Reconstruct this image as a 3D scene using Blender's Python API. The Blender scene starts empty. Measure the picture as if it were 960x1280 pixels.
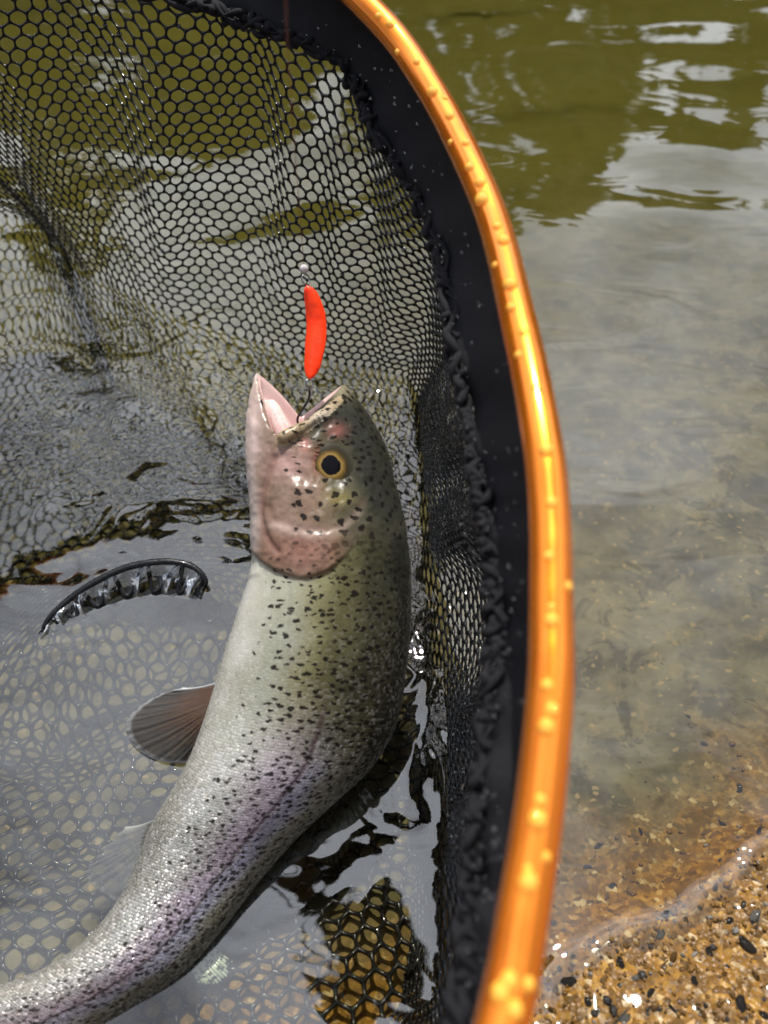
import bpy, bmesh, math, random
import numpy as np
from mathutils import Vector, Matrix, noise as mnoise, kdtree

random.seed(7); rng = np.random.default_rng(7)
sc = bpy.context.scene
COL = sc.collection

# ------------------------------------------------------------------ camera
CAM_H, PITCH, FPX = 0.38, math.radians(52), 1024.0
FWD = np.array([0, math.cos(PITCH), -math.sin(PITCH)])
UPV = np.array([0, math.sin(PITCH), math.cos(PITCH)])
cam_d = bpy.data.cameras.new('camera')
cam = bpy.data.objects.new('camera', cam_d); COL.objects.link(cam)
cam.location = (0, 0, CAM_H)
cam.rotation_euler = (math.pi/2 - PITCH, 0, 0)
cam_d.sensor_fit = 'VERTICAL'; cam_d.sensor_height = 36; cam_d.sensor_width = 27
cam_d.lens = 36*FPX/1280
cam_d.clip_start = 0.01; cam_d.clip_end = 500
cam_d.dof.use_dof = True; cam_d.dof.focus_distance = 0.41; cam_d.dof.aperture_fstop = 8.0
sc.camera = cam

# ------------------------------------------------------------------ light
SUN_EL, SUN_AZ = math.radians(60), math.radians(5)      # azimuth clockwise from +Y
sd = np.array([math.sin(SUN_AZ)*math.cos(SUN_EL), math.cos(SUN_AZ)*math.cos(SUN_EL), math.sin(SUN_EL)])
w = bpy.data.worlds.new('World'); sc.world = w; w.use_nodes = True
nt = w.node_tree; nt.nodes.clear()
sky = nt.nodes.new('ShaderNodeTexSky'); sky.sky_type = 'NISHITA'; sky.sun_disc = False
sky.sun_elevation = SUN_EL; sky.sun_rotation = SUN_AZ
sky.air_density = 1.0; sky.dust_density = 1.6; sky.ozone_density = 1.0
tc = nt.nodes.new('ShaderNodeTexCoord')
nz = nt.nodes.new('ShaderNodeTexNoise'); nz.inputs['Scale'].default_value = 2.3; nz.inputs['Detail'].default_value = 6; nz.inputs['Roughness'].default_value = .58
cr = nt.nodes.new('ShaderNodeValToRGB'); cr.color_ramp.elements[0].position = .34; cr.color_ramp.elements[1].position = .60
mx = nt.nodes.new('ShaderNodeMix'); mx.data_type = 'RGBA'
mx.inputs['B'].default_value = (7.5, 7.7, 8.0, 1)
# thin bright cloud: whiter and brighter towards the sun, as forward scattering makes it
dt = nt.nodes.new('ShaderNodeVectorMath'); dt.operation = 'DOT_PRODUCT'; dt.inputs[1].default_value = tuple(sd)
nt.links.new(tc.outputs['Generated'], dt.inputs[0])
gr = nt.nodes.new('ShaderNodeMapRange'); gr.interpolation_type = 'SMOOTHERSTEP'
for k_, v_ in (('From Min', .35), ('From Max', 1.0), ('To Min', 5.5), ('To Max', 26.0)): gr.inputs[k_].default_value = v_
nt.links.new(dt.outputs['Value'], gr.inputs['Value'])
cc = nt.nodes.new('ShaderNodeVectorMath'); cc.operation = 'SCALE'; cc.inputs[0].default_value = (.94, .985, 1.08)
nt.links.new(gr.outputs[0], cc.inputs['Scale']); nt.links.new(cc.outputs[0], mx.inputs['B'])
bg = nt.nodes.new('ShaderNodeBackground'); bg.inputs['Strength'].default_value = 0.10
wo = nt.nodes.new('ShaderNodeOutputWorld')
skm = nt.nodes.new('ShaderNodeMapping'); skm.inputs['Location'].default_value = (-8.54, 17.89, 18.47)
nt.links.new(tc.outputs['Generated'], skm.inputs['Vector']); nt.links.new(skm.outputs[0], nz.inputs['Vector']); nt.links.new(nz.outputs['Fac'], cr.inputs['Fac'])
nt.links.new(cr.outputs['Color'], mx.inputs['Factor']); nt.links.new(sky.outputs['Color'], mx.inputs['A'])
nt.links.new(mx.outputs['Result'], bg.inputs['Color']); nt.links.new(bg.outputs['Background'], wo.inputs['Surface'])
sun_d = bpy.data.lights.new('sun', 'SUN'); sun_d.energy = 5.0; sun_d.angle = math.radians(.53); sun_d.color = (1, .955, .88)
sun = bpy.data.objects.new('sun', sun_d); COL.objects.link(sun); sun.location = (0, 0, 3)
sun.rotation_euler = Vector(-sd).to_track_quat('-Z', 'Y').to_euler()
sc.view_settings.view_transform = 'Standard'; sc.view_settings.look = 'None'
sc.view_settings.exposure = 0.16; sc.view_settings.gamma = 1; sc.view_settings.use_curve_mapping = False
sc.cycles.max_bounces = 6; sc.cycles.diffuse_bounces = 2; sc.cycles.glossy_bounces = 3; sc.cycles.transparent_max_bounces = 16; sc.cycles.use_denoising = True
sc.cycles.sample_clamp_indirect = 6

# ------------------------------------------------------------------ helpers
def px(x, y, z=0.0):
    """point of the photo's pixel ray at height z"""
    u, v = (x-480)/FPX, -(y-640)/FPX
    d = FWD + UPV*v + np.array([u, 0, 0])
    return np.array([0, 0, CAM_H]) + d*((z-CAM_H)/d[2])

def lerp(a, b, t): return a + (b-a)*t
def smooth(e0, e1, x):
    t = np.clip((x-e0)/(e1-e0), 0, 1); return t*t*(3-2*t)
def nrm(a): return a/np.maximum(np.linalg.norm(a, axis=-1, keepdims=True), 1e-12)

def bed(x, y):
    """height of the ground; water level is 0"""
    x = np.asarray(x, float); y = np.asarray(y, float)
    d = (x-.062)*-.37 + (y-.057)*.93
    d = d + .006*np.sin(x*23+1) + .004*np.sin(x*51+y*17)
    near = np.where(d < 0, -d*.17, -d*.28-.007*smooth(0, .02, d))
    near = np.where(d > .2, -.063-(d-.2)*.16, near)
    near = np.where(d > .7, -.143-.45*(1-np.exp(-(d-.7)/3)), near)
    bank = -.55+np.maximum(d-10.5, 0)*.35
    far = np.where(d > 10, np.maximum(near, np.minimum(bank, 1.4+.02*d)), near)
    return np.where(d < -2.0, .34+(-d-2.0)*.05, far)

def link(name, me, mat=None, parent=None, kind=None):
    o = bpy.data.objects.new(name, me); COL.objects.link(o)
    if mat is not None: me.materials.append(mat)
    if parent is not None: o.parent = parent
    if kind: o['kind'] = kind
    return o

def tag(o, label, cat, group=None):
    o['label'] = label; o['category'] = cat
    if group: o['group'] = group
    return o

def empty(name, label, cat, loc=(0, 0, 0)):
    o = bpy.data.objects.new(name, None); COL.objects.link(o); o.empty_display_size = .03
    return tag(o, label, cat)

def mesh(name, V, F, smooth_shade=True):
    """V (n,3); F (m,k) array or list of arrays of faces with k corners each"""
    V = np.asarray(V, np.float32)
    Fs = [np.asarray(f, np.int32) for f in (F if isinstance(F, list) else [F]) if len(f)]
    me = bpy.data.meshes.new(name)
    me.vertices.add(len(V)); me.vertices.foreach_set('co', V.ravel())
    nl = sum(f.size for f in Fs); npoly = sum(len(f) for f in Fs)
    me.loops.add(nl); me.polygons.add(npoly)
    me.loops.foreach_set('vertex_index', np.concatenate([f.ravel() for f in Fs]))
    sizes = np.concatenate([np.full(len(f), f.shape[1]) for f in Fs])
    me.polygons.foreach_set('loop_start', np.concatenate([[0], np.cumsum(sizes)[:-1]]).astype(np.int32))
    me.polygons.foreach_set('use_smooth', np.full(npoly, smooth_shade))
    me.update(calc_edges=True); me.validate()
    return me

def fattr(me, name, arr):
    a = me.attributes.new(name, 'FLOAT', 'POINT'); a.data.foreach_set('value', np.asarray(arr, np.float32))
def cattr(me, name, arr):
    a = me.attributes.new(name, 'FLOAT_COLOR', 'POINT')
    arr = np.concatenate([np.asarray(arr, np.float32), np.ones((len(arr), 1), np.float32)], 1)
    a.data.foreach_set('color', arr.ravel())

def catmull(P, n, closed=False):
    P = np.asarray(P, float); K = len(P)
    if closed: t = np.linspace(0, K, n, endpoint=False)
    else: t = np.linspace(0, K-1, n)
    i = np.floor(t).astype(int)
    if not closed: i = np.minimum(i, K-2)
    f = (t-i)[:, None]
    if closed: g = lambda k: P[(i+k) % K]
    else:
        Q = np.vstack([2*P[0]-P[1], P, 2*P[-1]-P[-2]])
        g = lambda k: Q[i+k+1]
    p0, p1, p2, p3 = g(-1), g(0), g(1), g(2)
    return .5*((2*p1)+(-p0+p2)*f+(2*p0-5*p1+4*p2-p3)*f**2+(-p0+3*p1-3*p2+p3)*f**3)

def grid_faces(n, m, wrap_n=False, wrap_m=False):
    i = np.arange(n if wrap_n else n-1)[:, None]; j = np.arange(m if wrap_m else m-1)[None]
    i2, j2 = (i+1) % n, (j+1) % m
    return np.stack([(i*m+j), (i2*m+j), (i2*m+j2), (i*m+j2)], -1).reshape(-1, 4)

def tube(P, r, sides=10, closed=False, cap=True):
    """tube along a polyline, radius per point; returns V, [F]"""
    P = np.asarray(P, float); n = len(P); r = np.broadcast_to(np.asarray(r, float), (n,))
    T = np.roll(P, -1, 0)-np.roll(P, 1, 0)
    if not closed: T[0] = P[1]-P[0]; T[-1] = P[-1]-P[-2]
    T = nrm(T)
    N = np.zeros_like(P); a = np.array([0, 0, 1.]) if abs(T[0, 2]) < .9 else np.array([1., 0, 0])
    cur = nrm(np.cross(T[0], a))
    for k in range(n):
        cur = nrm(cur - T[k]*np.dot(cur, T[k])); N[k] = cur
    B = np.cross(T, N)
    th = np.arange(sides)/sides*2*math.pi
    V = P[:, None] + r[:, None, None]*(N[:, None]*np.cos(th)[None, :, None]+B[:, None]*np.sin(th)[None, :, None])
    V = V.reshape(-1, 3); F = [grid_faces(n, sides, closed, True)]
    if cap and not closed:
        V = np.vstack([V, P[:1], P[-1:]]); a0 = len(V)-2
        s = np.arange(sides); s2 = (s+1) % sides
        F.append(np.concatenate([np.stack([s2*0+a0, s2, s], 1), np.stack([s*0+a0+1, (n-1)*sides+s, (n-1)*sides+s2], 1)]))
    return V, F

def join(parts):
    Vs, by = [], {}; off = 0
    for V, F in parts:
        for f in (F if isinstance(F, list) else [F]):
            f = np.asarray(f); by.setdefault(f.shape[1], []).append(f+off)
        Vs.append(V); off += len(V)
    return np.vstack(Vs), [np.concatenate(v) for v in by.values()]

def strands(A, B, r0, r1, sides=5):
    """many straight strands A->B, fat at the knots and thin in the middle, one mesh"""
    A = np.asarray(A, float); B = np.asarray(B, float); n = len(A)
    T = nrm(B-A); ref = np.where(np.abs(T[:, 2:3]) < .8, np.array([[0, 0, 1.]]), np.array([[1., 0, 0]]))
    N = nrm(np.cross(T, ref)); Bn = np.cross(T, N)
    th = np.arange(sides)/sides*2*math.pi
    circ = N[:, None]*np.cos(th)[None, :, None]+Bn[:, None]*np.sin(th)[None, :, None]
    V = np.stack([(lerp(A, B, t))[:, None]+circ*rr for t, rr in ((0, r0), (.3, r1), (.7, r1), (1, r0))], 1)   # n,4,s,3
    base = (np.arange(n)*4*sides)[:, None]
    g = grid_faces(4, sides, False, True)
    F = (base[:, :, None]+g[None]).reshape(-1, 4)
    return V.reshape(-1, 3), [F]

def dome(c, nvec, r, h, seg=10, rings=4, stretch=None):
    nvec = nrm(np.asarray(nvec, float)); a = np.array([0, 0, 1.]) if abs(nvec[2]) < .9 else np.array([1., 0, 0])
    if stretch is not None: a = stretch[0]
    X = nrm(a-nvec*np.dot(a, nvec)); Y = np.cross(nvec, X); k = 1 if stretch is None else stretch[1]
    V = [c+nvec*h]
    for i in range(1, rings+1):
        b = i/rings*math.pi/2*1.15
        for j in range(seg):
            t = j/seg*2*math.pi
            V.append(c+nvec*h*math.cos(b)+(X*math.cos(t)*k+Y*math.sin(t))*r*math.sin(b))
    F3 = [(0, 1+j, 1+(j+1) % seg) for j in range(seg)]
    F4 = [(1+i*seg+j, 1+(i+1)*seg+j, 1+(i+1)*seg+(j+1) % seg, 1+i*seg+(j+1) % seg) for i in range(rings-1) for j in range(seg)]
    return np.array(V), [np.array(F3), np.array(F4)]

# ------------------------------------------------------------------ materials
class NT:
    def __init__(s, name):
        s.m = bpy.data.materials.new(name); s.m.use_nodes = True; s.t = s.m.node_tree; s.t.nodes.clear()
        s.out = s.n('OutputMaterial')
    def n(s, typ, **kw):
        nd = s.t.nodes.new('ShaderNode'+typ)
        for k, v in kw.items():
            if k in nd.inputs.keys(): s.set(nd.inputs[k], v)
            else: setattr(nd, k, v)
        return nd
    def set(s, inp, v):
        if hasattr(v, 'is_output'): s.t.links.new(v, inp)
        elif isinstance(v, (tuple, list)) and inp.type == 'RGBA' and len(v) == 3: inp.default_value = (*v, 1)
        else: inp.default_value = v
    def p(s, nd, idx, v): s.set(nd.inputs[idx], v)
    def math(s, op, a, b=None, c=None):
        nd = s.n('Math'); nd.operation = op
        for i, v in enumerate((a, b, c)):
            if v is not None: s.p(nd, i, v)
        return nd.outputs[0]
    def mix(s, f, a, b, mode='MIX'):
        nd = s.n('Mix'); nd.data_type = 'RGBA'; nd.blend_type = mode
        s.p(nd, 0, f); s.p(nd, 6, a if hasattr(a, 'is_output') else tuple(a)); s.p(nd, 7, b if hasattr(b, 'is_output') else tuple(b))
        return nd.outputs[2]
    def ramp(s, f, pts):
        nd = s.n('ValToRGB'); e = nd.color_ramp.elements
        while len(e) < len(pts): e.new(.5)
        for el, (p, c) in zip(e, pts):
            el.position = p; el.color = (*c, 1) if isinstance(c, tuple) else (c, c, c, 1)
        s.p(nd, 0, f); return nd.outputs[0]
    def noise(s, vec, scale, detail=4, rough=.5, dist=0):
        nd = s.n('TexNoise', Scale=scale, Detail=detail, Roughness=rough, Distortion=dist)
        if vec is not None: s.set(nd.inputs['Vector'], vec)
        return nd
    def vor(s, vec, scale, feature='F1', rand=1.0, dim='3D'):
        nd = s.n('TexVoronoi'); nd.feature = feature; nd.voronoi_dimensions = dim
        s.set(nd.inputs['Scale'], scale); s.set(nd.inputs['Randomness'], rand); s.set(nd.inputs['Vector'], vec); return nd
    def attr(s, name):
        nd = s.n('Attribute'); nd.attribute_name = name; return nd
    def pos(s): return s.n('NewGeometry').outputs['Position']
    def obj(s): return s.n('TexCoord').outputs['Object']
    def bump(s, h, dist, strength=1.0, nrmal=None):
        nd = s.n('Bump', Strength=strength, Distance=dist); s.set(nd.inputs['Height'], h)
        if nrmal is not None: s.set(nd.inputs['Normal'], nrmal)
        return nd.outputs[0]
    def bsdf(s, **kw):
        nd = s.n('BsdfPrincipled')
        for k, v in kw.items(): s.set(nd.inputs[k.replace('_', ' ')], v)
        s.t.links.new(nd.outputs[0], s.out.inputs[0]); return nd
    def surf(s, o): s.t.links.new(o, s.out.inputs[0])

def rgb4(*c): return (*c, 1)

# ground: golden wet sand and gravel near the edge, grey olive silt further out
g = NT('wet_sand'); P = g.pos()
sep = g.n('SeparateXYZ', Vector=P); X, Y, Z = sep.outputs
n1 = g.noise(P, 140, 6, .65).outputs[0]; n2 = g.noise(P, 28, 5, .6, .4).outputs[0]; n3 = g.noise(P, 520, 3, .6).outputs[0]
grain = g.vor(P, 420); gcol = g.n('SeparateColor', Color=grain.outputs['Color']).outputs[0]
gold = g.ramp(gcol, [(0, (.06, .032, .008)), (.3, (.17, .078, .010)), (.6, (.27, .13, .016)), (.88, (.34, .19, .04)), (1, (.50, .40, .24))])
gold = g.mix(g.ramp(n1, [(.40, 0), (.62, 1)]), gold, rgb4(.12, .06, .012))
gold = g.mix(g.ramp(n3, [(.62, 0), (.72, .9)]), gold, rgb4(.035, .032, .03))
n4 = g.noise(P, 11, 5, .65, .6).outputs[0]
silt = g.mix(g.ramp(g.math('ADD', g.math('MULTIPLY', n2, .5), g.math('MULTIPLY', n4, .5)), [(.42, 0), (.56, 1)]), rgb4(.055, .047, .022), rgb4(.135, .118, .068))
silt = g.mix(g.ramp(n1, [(.55, 0), (.72, .8)]), silt, rgb4(.045, .038, .016))
clod = g.noise(P, 34, 6, .7, .8).outputs[0]
silt = g.mix(g.ramp(clod, [(.53, 0), (.60, .75)]), silt, rgb4(.038, .033, .014))
silt = g.mix(g.ramp(g.noise(P, 75, 4, .65, .5).outputs[0], [(.58, 0), (.66, .5)]), silt, rgb4(.20, .15, .07))
silt = g.mix(g.ramp(gcol, [(.965, 0), (.99, .6)]), silt, rgb4(.28, .20, .09))
fz = g.math('ADD', Z, g.math('MULTIPLY', g.math('SUBTRACT', n2, .5), .02))
nearf = g.ramp(g.math('MULTIPLY_ADD', fz, 8, 1), [(.80, 0), (.94, 1)])
# algae covers the deeper bed
farf = g.ramp(g.math('MULTIPLY_ADD', Z, -4, 0), [(.22, 0), (.62, 1)])
silt = g.mix(farf, silt, g.mix(n2, rgb4(.066, .060, .014), rgb4(.092, .080, .020)))
col = g.mix(nearf, silt, gold)
land = g.ramp(g.math('MULTIPLY', Z, .5), [(.45, 0), (.6, 1)])
col = g.mix(land, col, rgb4(.07, .09, .03))
hgt = g.math('ADD', g.math('MULTIPLY', n1, .6), g.math('MULTIPLY', grain.outputs['Distance'], -.7))
wetf = g.ramp(g.math('MULTIPLY_ADD', Z, 100, .5), [(.3, 0), (.7, 1)])
rgh = g.math('SUBTRACT', 1, g.math('MULTIPLY', wetf, g.math('SUBTRACT', 1, g.ramp(n3, [(.3, .16), (.7, .42)]))))
g.bsdf(Base_Color=col, Roughness=rgh, Normal=g.bump(hgt, .0022, g.math('MULTIPLY', wetf, .8)), Coat_Weight=g.math('MULTIPLY', wetf, .10), Coat_Roughness=.06, Specular_IOR_Level=g.math('MULTIPLY', wetf, .35))
M_ground = g.m

# water
g = NT('river_water'); P = g.pos(); sep = g.n('SeparateXYZ', Vector=P); X, Y, Z = sep.outputs
mp = g.n('Mapping', Scale=(.75, 1.5, 1), Rotation=(0, 0, .25)); g.set(mp.inputs['Vector'], P)
wA = g.noise(mp.outputs[0], 2.4, 1.2, .45, .7).outputs[0]
wB = g.noise(mp.outputs[0], 15, 2, .45, .8).outputs[0]
wC = g.noise(P, 34, 1.5, .45, 1.2).outputs[0]
wD = g.noise(P, 150, 2, .5, .4).outputs[0]
# the struggling fish stirs short ripples in front of its head
def spot(cx, cy, r0, r1):
    d = g.n('VectorMath'); d.operation = 'DISTANCE'; g.p(d, 0, P); g.p(d, 1, (cx, cy, 0))
    mr = g.n('MapRange'); mr.interpolation_type = 'SMOOTHSTEP'
    g.set(mr.inputs['Value'], d.outputs['Value'])
    for k, v in (('From Min', r0), ('From Max', r1), ('To Min', 1.), ('To Max', 0.)): g.set(mr.inputs[k], v)
    return mr.outputs[0]
stir = g.math('MAXIMUM', spot(-.10, .39, .07, .16), spot(-.02, .43, .03, .08))
stir2 = spot(.015, .19, .03, .10)
nearcalm = spot(-.12, .14, .10, .22)
h = g.math('MULTIPLY', wA, .0165)
mrB = g.n('MapRange'); mrB.interpolation_type = 'SMOOTHSTEP'; g.set(mrB.inputs['Value'], Y)
for k_, v_ in (('From Min', .40), ('From Max', .85), ('To Min', .0011), ('To Max', .0003)): g.set(mrB.inputs[k_], v_)
h = g.math('ADD', h, g.math('MULTIPLY', wB, mrB.outputs[0]))
hc = g.math('ADD', .00003, g.math('ADD', g.math('MULTIPLY', stir, .0012), g.math('MULTIPLY', stir2, .0022)))
h = g.math('ADD', h, g.math('MULTIPLY', wC, hc))
h = g.math('ADD', h, g.math('MULTIPLY', wD, g.math('MULTIPLY', g.math('ADD', stir, stir2), .00003)))
nb = g.bump(h, 1.0)
fr = g.n('Fresnel', IOR=1.75); g.set(fr.inputs['Normal'], nb)
tr = g.n('BsdfTransparent', Color=(.90, .90, .80)); gl = g.n('BsdfGlossy', Color=(1, 1, 1), Roughness=.012); g.set(gl.inputs['Normal'], nb)
ms = g.n('MixShader'); g.p(ms, 0, fr.outputs[0]); g.p(ms, 1, tr.outputs[0]); g.p(ms, 2, gl.outputs[0]); g.surf(ms.outputs[0])
M_water = g.m

# clear film / beads
def film(name, tint, ior, rough=.02, ns=None):
    g = NT(name); fr = g.n('Fresnel', IOR=ior)
    tr = g.n('BsdfTransparent', Color=tint); gl = g.n('BsdfGlossy', Color=(1, 1, 1), Roughness=rough)
    if ns:
        nb = g.bump(g.noise(g.pos(), ns, 2, .5).outputs[0], .0012); g.set(gl.inputs['Normal'], nb); g.set(fr.inputs['Normal'], nb)
    ms = g.n('MixShader'); g.p(ms, 0, fr.outputs[0]); g.p(ms, 1, tr.outputs[0]); g.p(ms, 2, gl.outputs[0]); g.surf(ms.outputs[0]); return g.m
M_film = film('water_film', (.93, .94, .92), 1.6, .02, 160)
M_drop = film('water_drop', (.95, .95, .95), 1.7, .03)
g = NT('amber_lit_drop'); b_ = g.n('BsdfPrincipled'); tr_ = g.n('BsdfTransparent', Color=(1, 1, 1))  # hoop drops: amber base colour paints in the sunlight they focus on the orange
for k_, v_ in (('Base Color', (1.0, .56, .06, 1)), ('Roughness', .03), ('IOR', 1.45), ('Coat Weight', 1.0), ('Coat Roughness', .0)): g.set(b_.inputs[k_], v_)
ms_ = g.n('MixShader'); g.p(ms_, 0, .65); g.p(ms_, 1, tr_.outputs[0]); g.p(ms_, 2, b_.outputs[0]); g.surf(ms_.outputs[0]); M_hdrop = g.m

# hoop, fabric, mesh
g = NT('anodised_orange'); P = g.obj()
nn = g.noise(P, 90, 3, .6).outputs[0]; spk = g.noise(P, 420, 4, .7).outputs[0]
g.bsdf(Base_Color=g.mix(g.ramp(spk, [(.66, 0), (.74, .6)]), g.mix(nn, rgb4(.92, .21, .006), rgb4(1.0, .29, .010)), rgb4(.25, .08, .02)), Metallic=.85, Roughness=g.ramp(nn, [(.3, .17), (.7, .26)]), Coat_Weight=.6, Coat_Roughness=.07)
M_hoop = g.m
g = NT('black_fabric'); P = g.obj()
wv = g.n('TexWave', Scale=900, Distortion=2.5, Detail=2); g.set(wv.inputs['Vector'], P)
nn = g.noise(P, 60, 5, .6).outputs[0]
g.bsdf(Base_Color=g.mix(nn, rgb4(.0045, .0045, .006), rgb4(.010, .0095, .0125)), Roughness=.75, Specular_IOR_Level=.25,
       Normal=g.bump(g.math('ADD', wv.outputs[1], g.math('MULTIPLY', nn, 3)), .0003, .5))
M_fabric = g.m
g = NT('black_rubber'); P = g.obj(); nn = g.noise(P, 300, 3, .6).outputs[0]
g.bsdf(Base_Color=g.mix(nn, rgb4(.005, .005, .006), rgb4(.011, .011, .012)), Roughness=g.ramp(nn, [(.35, .16), (.65, .42)]), Specular_IOR_Level=.22, Coat_Weight=.22, Coat_Roughness=.05,
       Normal=g.bump(nn, .0005, .6))
M_rubber = g.m
# leaves
g = NT('leaf'); nn = g.noise(g.pos(), 1.3, 3).outputs[0]
g.bsdf(Base_Color=g.mix(nn, rgb4(.035, .06, .012), rgb4(.09, .11, .025)), Roughness=.6); M_leaf = g.m
# pebbles
def stone(name, c0, c1):
    g = NT(name); P = g.obj(); nn = g.noise(P, 260, 5, .65).outputs[0]; n2 = g.noise(P, 900, 2).outputs[0]
    c = g.mix(g.ramp(nn, [(.35, 0), (.7, 1)]), rgb4(*c0), rgb4(*c1))
    g.bsdf(Base_Color=c, Roughness=g.ramp(n2, [(.3, .16), (.7, .45)]), Coat_Weight=.12, Coat_Roughness=.08, Specular_IOR_Level=.35, Normal=g.bump(nn, .004, .8)); return g.m
M_dark = stone('dark_stone', (.012, .010, .009), (.042, .036, .030))
M_brown = stone('brown_stone', (.055, .026, .005), (.22, .11, .018))
M_grey = stone('grey_stone', (.09, .085, .075), (.24, .22, .19))

# ------------------------------------------------------------------ ground and water
def axis(a, b, step, lo, hi, grow=1.22):
    c = list(np.arange(a, b+1e-9, step)); s = step
    while c[-1] < hi: s *= grow; c.append(c[-1]+s)
    s = step
    while c[0] > lo: s *= grow; c.insert(0, c[0]-s)
    return np.array(c)
xs = axis(-.42, .62, .0034, -60, 60); ys = axis(-.06, .78, .0034, -30, 60)
GX, GY = np.meshgrid(xs, ys, indexing='ij'); GZ = bed(GX, GY)
def vnoise(x, y, scale, seed):
    r = np.random.default_rng(seed).random((257, 257))
    fx, fy = (x*scale) % 256, (y*scale) % 256
    ix, iy = np.floor(fx).astype(int), np.floor(fy).astype(int); tx, ty = fx-ix, fy-iy
    tx, ty = tx*tx*(3-2*tx), ty*ty*(3-2*ty)
    return lerp(lerp(r[ix, iy], r[ix+1, iy], tx), lerp(r[ix, iy+1], r[ix+1, iy+1], tx), ty)-.5
def relief(x, y):
    x = np.asarray(x, float); y = np.asarray(y, float); d = np.abs((x-.062)*-.37+(y-.057)*.93)
    return (.010*(.15+.85*smooth(.0, .08, d))*vnoise(x, y, 22, 1)+.0055*(.3+.7*smooth(0, .05, d))*vnoise(x, y, 60, 2)+.0030*(.35+.65*smooth(0, .04, d))*vnoise(x, y, 140, 3))
GZ = GZ+smooth(3, 1, np.hypot(GX, GY))*relief(GX, GY)
gv = np.stack([GX, GY, GZ], -1).reshape(-1, 3)
ground = link('riverbed', mesh('riverbed', gv, grid_faces(len(xs), len(ys))), M_ground, kind='structure')
ground['label'] = 'golden wet sand shelving into an olive silty riverbed'
ws = axis(-.14, .36, .0022, -60, 60, 1.22); wy = axis(-.05, .26, .0022, -10, 60, 1.22)
WX, WY = np.meshgrid(ws, wy, indexing='ij')
WZ = .0015*smooth(-.0014, .0004, bed(WX, WY)+relief(WX, WY))*smooth(1.5, .6, np.hypot(WX, WY))      # the meniscus where water meets sand
water = link('river_water', mesh('river_water', np.stack([WX, WY, WZ], -1).reshape(-1, 3), grid_faces(len(ws), len(wy))), M_water, kind='structure')
water['label'] = 'clear shallow river water mirroring the bright sky'

# far bank wood, seen mirrored in the water
def woodland():
    n = 60000; cl = 420
    cx = rng.uniform(-26, 26, cl); cy = rng.uniform(13.5, 18, cl); cz = bed(cx, cy)+rng.uniform(.8, 8.6, cl)
    cz = np.minimum(cz, 7.4+1.2*np.sin(cx*.7)+.8*np.sin(cx*1.9+1)); cr_ = rng.uniform(.7, 1.5, cl)
    k = rng.integers(0, cl, n); d = nrm(rng.normal(size=(n, 3)))*rng.uniform(.45, 1, (n, 1))
    C = np.stack([cx[k], cy[k], cz[k]], 1)+d*cr_[k][:, None]*np.array([1, 1, .8])
    a = nrm(rng.normal(size=(n, 3))); b = nrm(np.cross(a, rng.normal(size=(n, 3)))); s = rng.uniform(.12, .32, (n, 1))
    V = np.stack([C-a*s, C+b*s*.6, C+a*s, C-b*s*.6], 1).reshape(-1, 3)
    parts = [(V, [np.arange(n*4).reshape(-1, 4)])]
    for x in np.arange(-25, 26, 2.3):
        yy = 15+rng.uniform(-1, 1); z0 = float(bed(x, yy)); top = rng.uniform(3.5, 5.2)
        parts.append(tube([(x, yy, z0-.3), (x+.1, yy, z0+top*.5), (x+rng.uniform(-.3, .3), yy, z0+top)], [.17, .12, .05], 7))
    V, F = join(parts)
    o = link('woodland', mesh('woodland', V, F, False), M_leaf, kind='stuff')
    tag(o, 'olive green wood on the far bank mirrored in the water', 'woodland')
woodland()

# ------------------------------------------------------------------ landing net
W = lambda *a: np.array(a, float)
ST = [  # hoop, lower edge of the fabric band, water line
 (px(628,1280,.187), px(570,1280,.150), px(548,1250)),
 (px(655,1135,.190), px(588,1130,.152), px(556,1120)),
 (px(674,1010,.194), px(602,1000,.157), px(562, 980)),
 (px(688, 860,.200), px(616, 850,.160), px(556, 850)),
 (px(689, 760,.203), px(618, 740,.165), px(545, 740)),
 (px(687, 642,.208), px(605, 640,.170), px(534, 640)),
 (px(676, 540,.213), px(590, 550,.172), px(527, 560)),
 (px(648, 400,.218), px(562, 400,.180), px(522, 495)),
 (px(607, 250,.222), px(535, 270,.185), px(500, 468)),
 (px(531, 100,.231), px(470, 170,.197), px(440, 456)),
 (px(450,   0,.243), px(432,  85,.210), px(370, 440)),
 (W(-.07,.45,.262), px(330, 35,.218), px(300,420)),
 (W(-.15,.495,.28), px(225,  0,.225), px(210,388)),
 (W(-.25,.50,.285), W(-.20,.46,.240), px(110,340)),
 (W(-.35,.44,.280), W(-.33,.42,.235), px(0,270)),
 (W(-.42,.32,.260), W(-.40,.31,.220), W(-.45,.50,0)),
 (W(-.42,.18,.230), W(-.40,.18,.190), W(-.45,.30,0)),
 (W(-.36,.05,.200), W(-.345,.06,.160), W(-.37,.12,.0)),
 (W(-.26,-.05,.185), W(-.25,-.035,.145), W(-.26,.03,.01)),
 (W(-.14,-.10,.180), W(-.14,-.08,.140), W(-.14,-.0,.012)),
 (W(-.045,-.085,.181), W(-.045,-.072,.142), W(-.04,.000,.016)),
 (W(.006,-.026,.184), W(-.004,-.022,.146), W(.012,.026,.006)),
]
NR = 1600
RH, RS, RW = [catmull([s[k] for s in ST], NR, True) for k in range(3)]
def arc(R):
    d = np.linalg.norm(np.roll(R, -1, 0)-R, axis=1); return np.concatenate([[0], np.cumsum(d)])
aS = .5*(arc(RS)+arc(RW)); TOT = aS[-1]
def ring(R, u):        # u in metres of mean arc length
    u = np.mod(u, TOT); t = np.interp(u, aS, np.arange(NR+1)); i = np.floor(t).astype(int); f = (t-i)[..., None]
    return lerp(R[i % NR], R[(i+1) % NR], f)
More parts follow.
